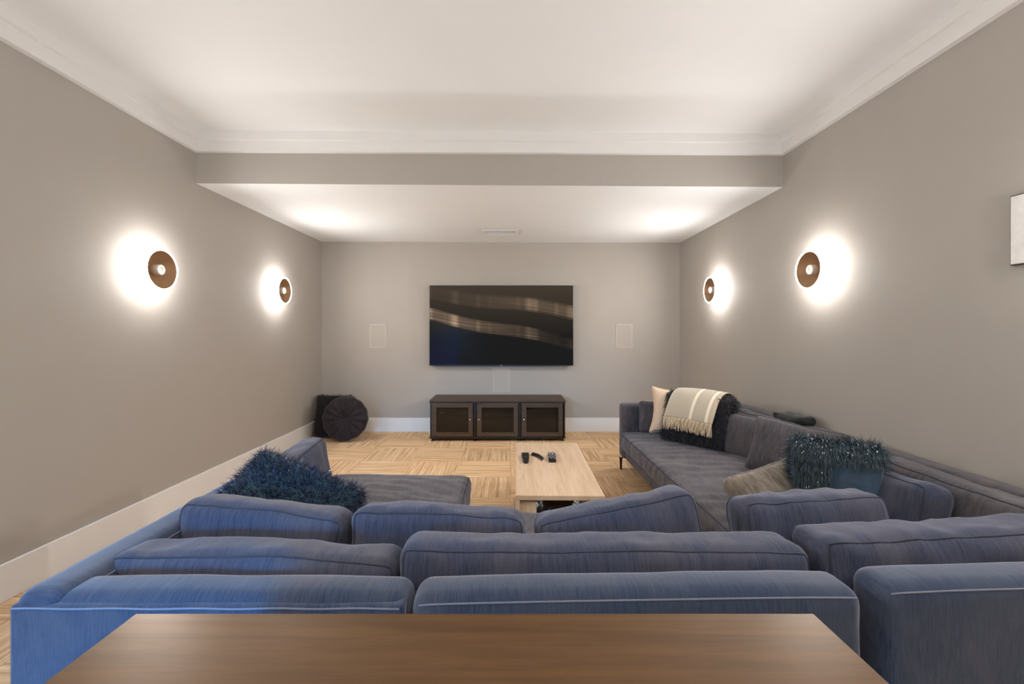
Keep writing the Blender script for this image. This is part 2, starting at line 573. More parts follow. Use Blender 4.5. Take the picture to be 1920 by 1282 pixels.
def fur(parent, S, m, count, length, seed, skip=None, sides=(-1, 1), droop=0.6, edge=True, width=0.0028, tinsel=120, name='fur', zmin=None, flow=None):
    """strands grown over a Soft pillow's faces"""
    rnd = random.Random(seed)
    vs, fs = [], []; tv, tf = [], []
    Mi = Euler(parent.rotation_euler).to_matrix().inverted()
    g = Mi @ Vector((0, 0, -1))

    def strand(V, Fc, p, n, L, wd):
        side = n.cross(Vector((rnd.uniform(-1, 1), rnd.uniform(-1, 1), rnd.uniform(-1, 1))))
        if side.length < 1e-4: return
        side.normalize()
        d = (n + Vector((rnd.uniform(-.55, .55), rnd.uniform(-.55, .55), rnd.uniform(-.55, .55)))).normalized()
        q = p.copy(); o = len(V); k = 4
        for i in range(k + 1):
            ww = wd * (1 - i / k) * 0.5 + 0.0002
            V.append(q - side * ww); V.append(q + side * ww)
            d = (d + g * droop * 0.45 + (flow or Vector((0, 0, 0))) * 0.2).normalized()
            if d.dot(n) < -0.05: d = (d - n * (d.dot(n) + 0.05) * 0.9).normalized()
            q = q + d * (L / k)
        for i in range(k):
            a = o + 2 * i
            Fc.append((a, a + 1, a + 3, a + 2))
    made = 0
    while made < count + tinsel:
        c = [rnd.uniform(-1, 1), rnd.choice(sides), rnd.uniform(-1, 1)]
        if edge and rnd.random() < 0.22:
            c[1] = rnd.uniform(-1, 1)
            if rnd.random() < .5: c[0] = rnd.choice((-1, 1))
            else: c[2] = rnd.choice((-1, 1))
        if zmin is not None and c[2] < zmin: continue
        p = S.pos(c)
        if skip and skip(p): made += 1; continue
        cc = list(c)
        # normal by finite differences
        if abs(c[1]) == 1:
            e1 = S.pos([min(1, c[0] + .04), c[1], c[2]]) - S.pos([max(-1, c[0] - .04), c[1], c[2]])
            e2 = S.pos([c[0], c[1], min(1, c[2] + .04)]) - S.pos([c[0], c[1], max(-1, c[2] - .04)])
            n = e1.cross(e2)
            if n.length < 1e-9: n = Vector((0, c[1], 0))
            n.normalize()
            if n.y * c[1] < 0: n = -n
        else:
            n = Vector((c[0] if abs(c[0]) == 1 else 0, 0.2 * c[1], c[2] if abs(c[2]) == 1 else 0)).normalized()
        L = length * rnd.uniform(.6, 1.15)
        if made < count: strand(vs, fs, p, n, L, width)
        else: strand(tv, tf, p + n * L * .75, n, .009, width * 0.8)
        made += 1
    o = pydata(name, vs, fs, m, parent, False); o['kind'] = 'stuff'
    if tinsel:
        o = pydata('tinsel', tv, tf, M_TINSEL, parent, False); o['kind'] = 'stuff'


# ================================================================== ROOM SHELL
T = 0.12
boxf = lambda n, d, m: struct(boxobj(n, d, m))
boxf('floor', (XL - T, XR + T, YREAR - T, YB + T, -0.1, 0), M_CARPET)
boxf('wall_left', (XL - T, XL, YREAR - T, YB + T, 0, 3.05), M_WALL)
boxf('wall_right', (XR, XR + T, YREAR - T, YB + T, 0, 3.05), M_WALL)
boxf('wall_back', (XL, XR, YB, YB + T, 0, 3.05), M_WALL)
# rear wall (behind the camera) with a window opening
bm = bmesh.new()
wx0, wx1, wz0, wz1 = -2.25, -1.15, 0.25, 1.65
box(bm, XL, wx0, YREAR - T, YREAR, 0, 3.05); box(bm, wx1, XR, YREAR - T, YREAR, 0, 3.05)
box(bm, wx0, wx1, YREAR - T, YREAR, 0, wz0); box(bm, wx0, wx1, YREAR - T, YREAR, wz1, 3.05)
struct(bmobj('wall_rear', bm, M_WALL))
we = struct(empty('window_1', ((wx0 + wx1) / 2, YREAR - 0.06, wz0)))
bm = bmesh.new(); ww = (wx1 - wx0) / 2; wh = wz1 - wz0
box(bm, -ww, -ww + .05, -.03, .03, 0, wh); box(bm, ww - .05, ww, -.03, .03, 0, wh)
box(bm, -ww, ww, -.03, .03, 0, .05); box(bm, -ww, ww, -.03, .03, wh - .05, wh); box(bm, -.025, .025, -.025, .025, 0, wh)
bmobj('window_frame', bm, M_TRIM, we)
boxobj('pane', (-ww + .05, ww - .05, -.004, .004, .05, wh - .05), M_WGLASS, we)

# main ceiling and the dropped soffit, both a touch out of level as in the room
ZC = (2.856, 2.898)
YS = (3.506, 3.666)
ZS_F = (2.467, 2.490); ZS_B = (2.488, 2.474)


def prism(corners_bottom, ztop, m, name):
    vs = list(corners_bottom) + [(x, y, ztop) for x, y, z in corners_bottom]
    n = len(corners_bottom)
    fs = [tuple(range(n))[::-1], tuple(range(n, 2 * n))] + [(i, (i + 1) % n, n + (i + 1) % n, n + i) for i in range(n)]
    return pydata(name, vs, fs, m, smooth=False)


struct(prism([(XL, YREAR, ZC[0]), (XR, YREAR, ZC[1]), (XR, YS[1] + .02, ZC[1]), (XL, YS[0] + .02, ZC[0])], 3.05, M_CEIL, 'ceiling'))
# soffit: painted face (greige) and white underside
e = 0.004
struct(prism([(XL, YS[0] + e, ZS_F[0]), (XR, YS[1] + e, ZS_F[1]), (XR, YB, ZS_B[1]), (XL, YB, ZS_B[0])], 3.04, M_CEIL, 'ceiling_soffit'))
vs = [(XL, YS[0], ZS_F[0]), (XR, YS[1], ZS_F[1]), (XR, YS[1] + e, ZS_F[1]), (XL, YS[0] + e, ZS_F[0])]
struct(prism(vs, 2.9, M_WALL, 'wall_soffit'))

# crown moulding: two flat stepped boards
Z1, Z2 = (2.705, 2.745), (2.788, 2.830)
T1, T2 = 0.036, 0.062


def crown_side(name, xw, sgn, k):
    vs, fs = [], []
    prof = [(0, Z1[k]), (T1, Z1[k]), (T1, Z2[k]), (T2, Z2[k]), (T2, ZC[k] + .01), (0, ZC[k] + .01)]
    for y in (YREAR, YS[k]):
        for d, z in prof: vs.append((xw + sgn * d, y, z))
    n = len(prof)
    for i in range(n): fs.append((i, (i + 1) % n, n + (i + 1) % n, n + i))
    fs += [tuple(range(n))[::-1], tuple(range(n, 2 * n))]
    struct(pydata(name, vs, fs, M_TRIM, smooth=False))


crown_side('trim_1', XL, 1, 0)
crown_side('trim_2', XR, -1, 1)
vs, fs = [], []
for k, x in ((0, XL), (1, XR)):
    for d, z in [(0, Z1[k]), (T1, Z1[k]), (T1, Z2[k]), (T2, Z2[k]), (T2, ZC[k] + .01), (0, ZC[k] + .01)]:
        vs.append((x, YS[k] - d, z))
fs = [(i, (i + 1) % 6, 6 + (i + 1) % 6, 6 + i) for i in range(6)]
struct(pydata('trim_3', vs, fs, M_TRIM, smooth=False))

# baseboards
BH = 0.182


def baseboard(name, x0, x1, y0, y1):
    struct(boxobj(name, (x0, x1, y0, y1, 0, BH), M_TRIM, bev=0.003))


baseboard('baseboard_left', XL, XL + .016, YREAR, YB - .016)
baseboard('baseboard_right', XR - .016, XR, YREAR, YB - .016)
baseboard('baseboard_back', XL, XR, YB - .016, YB)

# ================================================================== SCONCES


def make_sconce():
    e = empty('wall_sconce', (0, 0, 0))
    rad, dep = 0.1445, 0.105
    # local +X points away from the wall
    vs, fs = lathe([(0.13, 0.012), (rad, 0.014), (rad, dep - .006), (rad - .003, dep), (rad - .016, dep), (rad - .018, dep - .006),
                    (rad - .018, 0.03), (0.12, 0.022), (0.12, 0.012)], 64, 'X', caps=False)
    pydata('glass_drum', vs, fs, M_GLOW, e)
    vs, fs = lathe([(0.07, 0.001), (0.07, 0.014), (0.03, 0.015)], 40, 'X')
    pydata('wall_plate', vs, fs, M_SCAP, e)
    prof = []
    for i in range(13):
        a = i / 12
        r = (rad - .0155) * (1 - a) + 0.025 * a
        prof.append((r, dep + .0005 - 0.055 * math.sin(a * PI / 2)))
    prof2 = [(r - .001, h - .004) for r, h in reversed(prof)]
    vs, fs = lathe(prof + prof2, 64, 'X', caps=False)
    pydata('reflector_bowl', vs, fs, M_BRONZE, e)
    vs, fs = lathe([(0.036, 0.030), (0.036, 0.094), (0.034, 0.097), (0.026, 0.097), (0.024, 0.091), (0.004, 0.090)], 40, 'X')
    pydata('centre_cap', vs, fs, M_SCAP, e)
    l = bpy.data.lights.new('sconce_lamp', 'AREA'); l.shape = 'DISK'; l.size = 0.046; l.energy = SPOT; l.color = (1.0, 0.98, 0.95); l.spread = R(180)
    lo = bpy.data.objects.new('sconce_lamp', l); C.objects.link(lo); lo.parent = e
    lo.location = (0.094, 0, 0); lo.rotation_euler = (0, R(-90), 0)
    return e


def copy_tree(o, parent=None):
    c = o.copy(); C.objects.link(c); c.parent = parent
    for ch in [x for x in bpy.data.objects if x.parent == o]: copy_tree(ch, c)
    return c


sc0 = make_sconce()
spots = [(XL, 3.035, 1.724, 0, 'larger-looking lit round sconce on the left wall, nearer the camera'),
         (XL, 4.70, 1.737, 0, 'lit round sconce on the left wall, close to the back corner'),
         (XR, 3.206, 1.748, PI, 'larger-looking lit round sconce on the right wall, nearer the camera'),
         (XR, 4.78, 1.752, PI, 'lit round sconce on the right wall, close to the back corner'),
         (XR, 1.50, 1.752, PI, 'lit round sconce on the right wall, out of frame beside the speaker panel'),
         (XL, 0.75, 1.735, 0, 'lit round sconce on the left wall, out of frame beside the camera')]  # extra unseen sconce, added for its light
for i, (x, y, z, rz, lab) in enumerate(spots):
    s = sc0 if i == 0 else copy_tree(sc0)
    s.location = (x, y, z); s.rotation_euler = (0, 0, rz)
    tag(s, lab, 'wall light', 'round bronze and glass wall sconces')

# added fill lamps, unseen behind the camera
for i, lx in enumerate((-1.15, 1.15)):
    o = empty('floor_lamp', ((-1.6, 1.6)[i], -0.75, 0), (0, 0, 0), ['tall uplighter floor lamp behind the camera, on the left', 'tall uplighter floor lamp behind the camera, on the right'][i], 'floor lamp', 'uplighter floor lamps')
    vs, fs = lathe([(.14, 0), (.14, .015), (.02, .03)], 32); pydata('base', vs, fs, M_CABM, o)  # base of the added fill lamp
    vs, fs = lathe([(.012, .02), (.012, 1.80)], 16); pydata('pole', vs, fs, M_CABM, o)
    vs, fs = lathe([(.03, 1.79), (.15, 1.83), (.225, 1.92), (.222, 1.92), (.14, 1.84), (.03, 1.80)], 40); pydata('bowl', vs, fs, M_CABM, o)

# ================================================================== BACK WALL THINGS


def speaker(loc, rz, label):
    e = empty('wall_speaker', loc, (0, 0, rz), label, 'speaker', 'flush in-wall speaker panels')
    wd, hh = 0.107, 0.152
    bm = bmesh.new()
    for d in ((-wd, wd, -.006, 0, hh - .007, hh), (-wd, wd, -.006, 0, -hh, -hh + .007), (-wd, -wd + .007, -.006, 0, -hh, hh), (wd - .007, wd, -.006, 0, -hh, hh)):
        box(bm, *d)
    bmobj('frame', bm, M_GFRAME, e)
    boxobj('grille', (-wd + .007, wd - .007, -.004, 0, -hh + .007, hh - .007), M_GRILLE, e)
    return e


sY = YB
k = sY / F
speaker(((709 - VX) * k, sY, H - (629.5 - VY) * k), 0, 'flush speaker panel on the back wall, left of the television')
speaker(((1170 - VX) * k, sY, H - (629.5 - VY) * k), 0, 'flush speaker panel on the back wall, right of the television')
speaker(((939.5 - VX) * k, sY, H - (713.5 - VY) * k), 0, 'flush speaker panel between the television and the media cabinet')
# raised panel on the right wall, at the frame edge
e = empty('wall_speaker', (XR, 1.885, 1.750), (0, 0, -PI / 2), 'raised white speaker panel on the right wall, cut by the frame edge', 'speaker')
boxobj('housing', (-.107, .107, -.018, 0, -.154, .154), M_CABM, e)
boxobj('grille', (-.103, .103, -.022, -.018, -.150, .150), M_WHITEP, e, bev=.002)

# supply vent in the soffit
vz = 2.4815
e = empty('ceiling_vent', (-0.097, 5.26, vz), (0, 0, 0), 'white rectangular air vent set in the lower ceiling above the television', 'vent')
bm = bmesh.new()
for d in ((-.207, .207, -.13, -.10, -.012, 0), (-.207, .207, .10, .13, -.012, 0), (-.207, -.175, -.10, .10, -.012, 0), (.175, .207, -.10, .10, -.012, 0)):
    box(bm, *d, bev=.003)
bmobj('frame', bm, M_TRIM, e)
bm = bmesh.new()
for i in range(9):
    y = -.092 + i * .023
    t = bmesh.new(); bmesh.ops.create_cube(t, size=1)
    for v in t.verts:
        q = Vector((v.co.x * .35, v.co.y * .020, v.co.z * .002)); q.rotate(Euler((R(28), 0, 0)))
        v.co = q + Vector((0, y, -.005))
    me = bpy.data.meshes.new('t'); t.to_mesh(me); t.free(); bm.from_mesh(me)
bmobj('louvres', bm, M_TRIM, e)

# television
TY = 5.79
k = TY / F
tx0, tx1 = (805 - VX) * k, (1075 - VX) * k
tz1, tz0 = H + (VY - 535) * k, H - (685.5 - VY) * k
tcx, tcz = (tx0 + tx1) / 2, (tz0 + tz1) / 2
hw, hh = (tx1 - tx0) / 2, (tz1 - tz0) / 2
e = empty('television', (tcx, TY, tcz), (0, 0, 0), 'large wall-mounted flat television with a dark brown-streaked picture', 'television')
bm = bmesh.new(); box(bm, -hw, hw, 0, .035, -hh, hh, bev=.004); box(bm, -hw * .8, hw * .8, .03, .055, -hh * .85, hh * .5, bev=.01)
bmobj('casing', bm, M_TVB, e)
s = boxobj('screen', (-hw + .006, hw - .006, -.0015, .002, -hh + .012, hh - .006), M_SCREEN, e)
boxobj('emblem', (-.014, .014, -.003, .0, -hh + .002, -hh + .008), M_CHROME, e)
boxobj('wall_bracket', (-.25, .25, .05, YB - TY - .003, -.2, .2), M_CABM, e, bev=.004)

# media cabinet
CY = 5.35
k = CY / F
cx0, cx1 = (805.5 - VX) * k, (1060.5 - VX) * k
ccx, chw = (cx0 + cx1) / 2, (cx1 - cx0) / 2
CH = 0.493
e = empty('media_cabinet', (ccx, CY, 0), (0, 0, 0), 'low dark brown three-door media cabinet under the television', 'cabinet')
D = 0.47
pk = lambda px: (px - VX) * k - ccx
boxobj('cabinet_top', (-chw, chw, -.01, D, CH - .022, CH), M_CAB, e, bev=.003)
bm = bmesh.new()
box(bm, -chw + .004, chw - .004, 0, D - .01, .030, .055)                       # bottom rail and floor of the cabinet
box(bm, -chw + .006, -chw + .022, 0, D - .01, .055, CH - .022)
box(bm, chw - .022, chw - .006, 0, D - .01, .055, CH - .022)
box(bm, -chw + .02, chw - .02, D - .02, D - .01, .055, CH - .022)
for px in (890.3, 974.5):
    x = pk(px); box(bm, x - .018, x + .018, .012, D - .02, .055, CH - .022)
box(bm, -chw + .022, chw - .022, .06, D - .02, .245, .257)
bmobj('carcass', bm, M_CABB, e)
bm = bmesh.new()
box(bm, -chw - .002, chw + .002, -.006, .0, .034, .044, bev=.001); box(bm, -chw - .002, chw + .002, -.008, .0, CH - .034, CH - .024, bev=.001)
bmobj('metal_rail', bm, M_CABM, e)
for x in (-chw + .03, pk(890.3), pk(974.5), chw - .03):
    for y in (.03, D - .06):
        vs, fs = lathe([(.02, 0), (.02, .006), (.010, .012), (.010, .030)], 16)
        o = pydata('foot', vs, fs, M_CABB, e); o.location = (x, y, 0)
for (a, b, g0, g1, kx) in ((809.6, 886.7, 818.7, 878.3, 882), (894.3, 971.2, 903.3, 963, 898), (978, 1055, 987, 1046.8, 982)):
    bm = bmesh.new()
    x0, x1, q0, q1 = pk(a), pk(b), pk(g0), pk(g1)
    z0, z1, r0, r1 = .060, CH - .036, .110, CH - .088
    for d in ((x0, q0, -.018, 0, z0, z1), (q1, x1, -.018, 0, z0, z1), (q0, q1, -.018, 0, z0, r0), (q0, q1, -.018, 0, r1, z1)):
        box(bm, *d, bev=.0015)
    dr = bmobj('door', bm, M_CAB, e)
    boxobj('glass_panel', (q0, q1, -.008, -.004, r0, r1), M_CGLASS, dr)
    vs, fs = lathe([(.003, 0), (.003, -.010), (.009, -.014), (.009, -.020), (.006, -.023)], 20, 'Y')
    o = pydata('knob', vs, fs, M_CHROME, dr); o.location = (pk(kx), -.017, .265)
for (x, wd, z, hh_, lab, nm) in ((pk(848), .20, .258, .12, 'black amplifier on the upper shelf behind the left glass door of the cabinet', 'amplifier'),
                             (pk(848), .17, .056, .07, 'low grey box on the floor of the left cabinet bay', 'storage_box'),
                             (pk(933), .19, .258, .07, 'black disc player on the upper shelf behind the middle cabinet door', 'disc_player'),
                             (pk(933), .19, .056, .06, 'flat black games console at the bottom of the middle cabinet bay', 'games_console')):
    g = empty(nm, (ccx + x, CY + .10, z + .0), (0, 0, 0), lab, 'electronics' if nm != 'storage_box' else 'box')
    boxobj('case', (-wd, wd, 0, .25, 0, hh_), M_ELEC if nm != 'storage_box' else M_CABM, g, bev=.006)
    if nm != 'storage_box':
        boxobj('display', (-wd * .8, -wd * .6, -.003, 0, hh_ * .45, hh_ * .6), M_KEYL, g)
        boxobj('button_row', (wd * .55, wd * .75, -.003, 0, hh_ * .45, hh_ * .6), M_KEYL, g)

# socket in the left baseboard and the small plug beyond
e = empty('wall_socket', (XL + .016, 4.52, .105), (0, 0, PI / 2), 'white socket plate in the left baseboard behind the sofa cushion', 'socket')
boxobj('plate', (-.058, .058, -.004, 0, -.036, .036), M_WHITEP, e, bev=.0015)
boxobj('outlet', (-.035, .035, -.006, -.003, -.017, .017), M_TRIM, e, bev=.001)
e = empty('cable_plug', (-2.40, 5.27, 0), (0, 0, R(20)), 'tiny white and black plug lying on the carpet by the left baseboard', 'plug')
boxobj('plug_body', (-.022, .010, -.015, .015, 0, .030), M_WHITEP, e, bev=.003)
boxobj('plug_cap', (.010, .034, -.013, .013, .002, .026), M_RUB, e, bev=.003)
pts = [(-.02 + .03 * math.sin(t * 3), -.015 - t * .30, .004) for t in [i / 14 for i in range(15)]]
pts = [(p[0] + .16 * (i / 14) ** 2, p[1], p[2]) for i, p in enumerate(pts)]
vs, fs = tube(pts, .003); pydata('cable', vs, fs, M_RUB, e)

# dark pillows in the far left corner
e, S = knife_cushion('square brown-black fur pillow standing in the far left corner', (-2.165, 5.58, .262), (R(-10), 0, R(-6)),
                     (.235, .085, .255), 3, M_BLACKV, amp=.004, pinch=.03, knife=.35, cat='pillow')
fur(e, S, M_FURBR, 3500, .03, 5, sides=(-1,), tinsel=0, droop=.4, edge=True)

e = empty('round_pillow', (-1.945, 5.36, .272), (R(-8), 0, R(6)), 'round pleated black velvet pillow with a centre button, in the far left corner', 'pillow')
vs, fs = [], []
n, mrad = 112, 16
for sgn in (-1, 1):
    base = len(vs)
    for j in range(mrad + 1):
        a = j / mrad
        for i in range(n):
            th = 2 * PI * i / n
            pleat = math.cos(th * 14 + math.sin(a * 2) * .8)
            r = .262 * (math.sin(a * PI / 2) ** .9) * (1 + .012 * pleat * a)
            prof = .075 * (abs(math.cos(a * PI / 2)) ** .5) * (1 - .72 * math.exp(-(a / .16) ** 2)) + .010 * (1 - a)
            prof += .007 * pleat * math.sin(a * PI) * (1 if a < .95 else 0) + .002
            if a == 1: prof = 0
            vs.append((r * math.cos(th), sgn * prof, r * math.sin(th)))
    for j in range(mrad):
        for i in range(n):
            q = (i + 1) % n
            f = (base + j * n + i, base + j * n + q, base + (j + 1) * n + q, base + (j + 1) * n + i)
            fs.append(f if sgn < 0 else f[::-1])
pydata('cover', vs, fs, M_BLACKV, e)
vs, fs = lathe([(.001, -.034), (.012, -.032), (.019, -.024), (.019, -.014), (.001, -.010)], 24, 'Y')
pydata('button', vs, fs, M_BLACKV, e)

# ================================================================== COFFEE TABLE
tz = 0.38
ang = R(-1.0)
e = empty('coffee_table', (0.305, 3.13, 0), (0, 0, R(-1.2)), 'pale wooden slab coffee table in the middle of the carpet', 'table')
tw, tl = .252, .605
boxobj('tabletop', (-tw, tw, -tl, tl, tz - .028, tz), M_OAKL, e, bev=.003)
for sx in (-1, 1):
    for sy in (-1, 1):
        bm = bmesh.new()
        xo = sx * tw; xi = sx * (tw - .024)
        yo = sy * tl; yi = sy * (tl - .115)
        box(bm, min(xo, xi), max(xo, xi), min(yo, yi), max(yo, yi), 0, tz - .0285, bev=.002)
        xj = sx * (tw - .12); yk = sy * (tl - .030); yl = sy * (tl - .054)
        box(bm, min(xi, xj), max(xi, xj), min(yk, yl), max(yk, yl), 0, tz - .0285, bev=.002)
        bmobj('leg', bm, M_OAKZ, e)


def remote(name, loc, rz, label, outline, th, keys, bend=0.0):
    """outline: list of (x,y); thickness th; keys list of (x,y,w,h,mat)"""
    o = empty(name, loc, (0, 0, rz), label, 'remote control')
    bm = bmesh.new()
    vv = [bm.verts.new((x, y, 0)) for x, y in outline]
    f = bm.faces.new(vv)
    r = bmesh.ops.extrude_face_region(bm, geom=[f])
    for v in r['geom']:
        if isinstance(v, bmesh.types.BMVert): v.co.z = th
    bmesh.ops.bevel(bm, geom=[g for g in bm.edges if abs(g.verts[0].co.z - g.verts[1].co.z) < 1e-6 and g.verts[0].co.z > th * .5], offset=.004, segments=2, affect='EDGES')
    o.scale = (1.05, 1.72, 1)
    bmobj('case', bm, M_TVB, o)
    for (x, y, w_, h_, m) in keys:
        boxobj('key', (x - w_, x + w_, y - h_, y + h_, th - .001, th + .002), m, o, bev=.0008)
    return o


kt = lambda px, py: ((px - VX) * .92 / (py - VY), F * .92 / (py - VY))
x, y = kt(985.5, 861)
remote('remote_control', (x, y, tz), R(-1), 'wide black remote with a tapered end, leftmost of the three on the coffee table',
       [(-.026, .065), (.026, .065), (.026, .03), (.022, .02), (.022, -.035), (.012, -.062), (-.012, -.062), (-.022, -.035), (-.022, .02), (-.026, .03)], .022,
       [(-.010, .03, .004, .012, M_RUB), (.010, .03, .004, .012, M_RUB), (0, -.005, .009, .009, M_CABM), (0, -.035, .006, .004, M_RUB)])
x, y = kt(1008, 858)
out = []
for i in range(9):
    a = i / 8; out.append((-.045 + .09 * a, .045 - .075 * a ** 1.6 + .012))
for i in range(8, -1, -1):
    a = i / 8; out.append((-.045 + .085 * a - .004, .045 - .075 * a ** 1.6 - .016))
remote('remote_control', (x, y, tz), R(-8), 'small slim curved black remote, middle of the three on the coffee table', out[::-1], .016,
       [(-.004, .03, .004, .004, M_RUB), (.014, .012, .004, .004, M_RUB)])
x, y = kt(1035, 859)
keys = []
for i in range(4):
    for j in range(6):
        keys.append((-.0165 + i * .011, .048 - j * .0165, .0036, .0045, M_KEYL if (i + j) % 2 == 0 or j < 2 else M_CABM))
remote('remote_control', (x, y, tz), R(-4), 'rectangular black remote with pale number keys, rightmost on the coffee table',
       [(-.025, .062), (.025, .062), (.025, -.062), (-.025, -.062)], .02, keys)

# black leather bag under the table
e = empty('leather_bag', (.30, 2.98, 0), (0, 0, R(4)), 'glossy black rounded bag on the floor beneath the coffee table', 'bag')
S = Soft((.17, .20, .135), .11, 2, .12, amp=.014, freq=9, seed=8)
o = softobj('body', S, M_BLKSH, e, at=(0, 0, .138))
pts = [(-.11 + .22 * i / 20, -.205, .14 + .09 * math.sin(PI * i / 20)) for i in range(21)]
vs, fs = tube(pts, .008, n=8); pydata('handle', vs, fs, M_BLKSH, e)
vs, fs = tube([(-.12 + .24 * i / 12, 0, .285 + .003 * math.sin(i)) for i in range(13)], .005); pydata('zip', vs, fs, M_CABM, e)

# ================================================================== SECTIONAL SOFA
BT = 0.14          # backrest thickness


def backrest(name, x0, x1, parent, y0=0.0, z0=0.11, z1=0.612, seed=1, m=None, pipe=M_SEAML, crown=0.008, r=0.045, seam=.955):
    """upright along local X, near face at y0"""
    hx, hy, hz = (x1 - x0) / 2, BT / 2, (z1 - z0) / 2
    def fn(p, c):
        if c[2] > 0.6: p.z += crown * (1 - c[0] ** 4) * max(0, (c[2] - .6) / .4) * (0.6 + .4 * (1 - c[1] ** 2))
        return p
    S = Soft((hx, hy, hz), r, 1, .03, amp=.0025, freq=5, seed=seed, fn=fn, step=.03)
    o = softobj(name, S, m or M_FAB_DAYLIT, parent, at=((x0 + x1) / 2, y0 + hy, (z0 + z1) / 2))
    # piped top seam along the near and far faces
    if seam is None: return o
    pts = []
    for i in range(41):
        a = -1 + 2 * i / 40
        pts.append(S.pos([a * .985, -1, seam]) + Vector((0, -.001, 0)))
    vs, fs = tube(pts, .0028); pydata('piping', vs, fs, pipe, o)
    return o


def legs(parent, spots):
    for x, y in spots:
        vs, fs = lathe([(.007, 0), (.009, .004), (.014, .105), (.022, .108), (.022, .112)], 16)
        o = pydata('leg', vs, fs, M_CABB, parent); o.location = (x, y, 0)


# ---- left chaise module
e1 = empty('sofa_module', (-1.29, 1.15, 0), (0, 0, 0), 'left chaise section of the blue sofa with its long seat toward the television', 'sofa', 'sections of the blue sectional sofa')
boxobj('back_panel', (.004, 1.022, 0, .10, .11, .598), M_FAB_DAYLIT, e1, bev=.012, seg=3)
vs, fs = tube([(.012 + .998 * i / 30, .001, .590 + .001 * math.sin(i)) for i in range(31)], .0028); pydata('piping', vs, fs, M_SEAML, e1)
backrest('backrest', .085, 1.03, e1, y0=.004, z0=.30, seed=2, seam=None)
# side rest along local Y, built along X then turned
S = Soft((.715, BT / 2, .262), .045, 1, .02, amp=.0025, freq=5, seed=5, step=.03)
o = softobj('side_rest', S, M_FAB_DAYLIT, e1, at=(.068, .717, .366), rot=(0, 0, PI / 2))
vs, fs = tube([S.pos([-.98 + 1.96 * i / 40, -1, .9]) for i in range(41)], .0028); pydata('piping', vs, fs, M_SEAML, o)
boxobj('base', (.135, 1.03, .14, 1.70, .11, .235), M_FAB_DAYLIT, e1, bev=.02, seg=3)


def chaise_fn(p, c):
    if c[2] > 0:
        p.z += .046 * (1 - c[0] ** 2) * (1 - c[1] ** 4)
        # fanned creases in the soft top
        d = math.hypot(p.x + .42, p.y + .9)
        p.z += .0045 * math.sin(d * 62 + 4 * noise.noise(p * 3)) * max(0, 1 - abs(c[0])) * (1 - c[1] ** 4)
    return p


S = Soft((.455, .80, .082), .055, 2, .03, amp=.008, freq=5, seed=11, fn=chaise_fn, aniso=(.6, 1.6, 1))
o = softobj('seat_cushion', S, M_FAB_WARMLIT, e1, at=(.60, .945, .305))
vs, fs = join_vf([S.loop(2, 1), S.loop(2, -1)]); pydata('piping', vs, fs, M_SEAM, o)
legs(e1, [(.10, .07), (.98, .07), (.20, 1.63), (.98, 1.63), (.10, 1.38)])

# ---- middle module
e2 = empty('sofa_module', (-.25, 1.14, 0), (0, 0, R(1.6)), 'middle section of the blue sofa, behind the coffee table', 'sofa', 'sections of the blue sectional sofa')
backrest('backrest', 0, 1.195, e2, seed=3, z1=.618)
boxobj('base', (0.005, 1.19, .145, 1.16, .11, .235), M_FAB_DAYLIT, e2, bev=.02, seg=3)
S = Soft((.597, .51, .072), .045, 2, .05, amp=.006, freq=5, seed=14)
o = softobj('seat_cushion', S, M_FAB_WARMLIT, e2, at=(.60, .66, .308))
vs, fs = join_vf([S.loop(2, 1), S.loop(2, -1)]); pydata('piping', vs, fs, M_SEAM, o)
legs(e2, [(.08, .07), (1.12, .07), (.08, 1.10), (1.12, 1.10)])

# ---- right section along the wall
e3 = empty('sofa_module', (.965, 1.18, 0), (0, 0, 0), 'long right section of the blue sofa against the right wall, ending in a slim arm', 'sofa', 'sections of the blue sectional sofa')
b = backrest('backrest', 0, 1.10, e3, seed=4, z1=.626)
b.rotation_euler = (0, 0, R(2.6)); b.location.y += .022; b.location.x += .030
S = Soft((1.485, BT / 2, .262), .045, 1, .02, amp=.004, freq=4, seed=6, step=.035)
o = softobj('side_rest', S, M_FAB_WARMLIT, e3, at=(1.19, 1.66, .372), rot=(0, 0, PI / 2))
vs, fs = tube([S.pos([-.98 + 1.96 * i / 60, -1, .9]) for i in range(61)], .0028); pydata('piping', vs, fs, M_SEAM, o)
# far arm
S = Soft((.575, .080, .262), .045, 1, .02, amp=.002, freq=5, seed=9, step=.03)
o = softobj('arm', S, M_FAB_WARMLIT, e3, at=(.675, 3.075, .372))
boxobj('base', (.115, 1.115, .20, 2.99, .11, .25), M_FAB_WARMLIT, e3, bev=.04, seg=4)


def rseat_fn(p, c):
    if c[2] > 0:
        p.z += .018 * (1 - c[0] ** 2) * (1 - c[1] ** 6)
        p.z += .004 * math.sin(p.y * 48 + p.x * 9 + 3 * noise.noise(p * 4)) * max(0, .9 - abs(c[0] + .25)) * (1 - c[1] ** 4)
    return p


S = Soft((.525, 1.365, .075), .055, 2, .02, amp=.008, freq=5, seed=17, fn=rseat_fn, aniso=(.6, 1.5, 1))
o = softobj('seat_cushion', S, M_FAB_WARMLIT, e3, at=(.575, 1.60, .310))
vs, fs = join_vf([S.loop(2, 1), S.loop(2, -1)]); pydata('piping', vs, fs, M_SEAM, o)
legs(e3, [(.105, 3.075), (.10, .10), (1.19, .30), (1.16, 3.05), (.17, 1.6)])


# ================================================================== BACK CUSHIONS
def sag(amount=0.0, lift_r=0.0, lift_l=0.0, bow=0.0):
    def fn(p, c):
        k = (c[2] + 1) / 2
        p.z += k * (lift_r * max(0, c[0]) ** 1.5 + lift_l * max(0, -c[0]) ** 1.5 - amount * (1 - c[0] ** 2))
        p.y += bow * (1 - c[0] ** 2)
        return p
    return fn


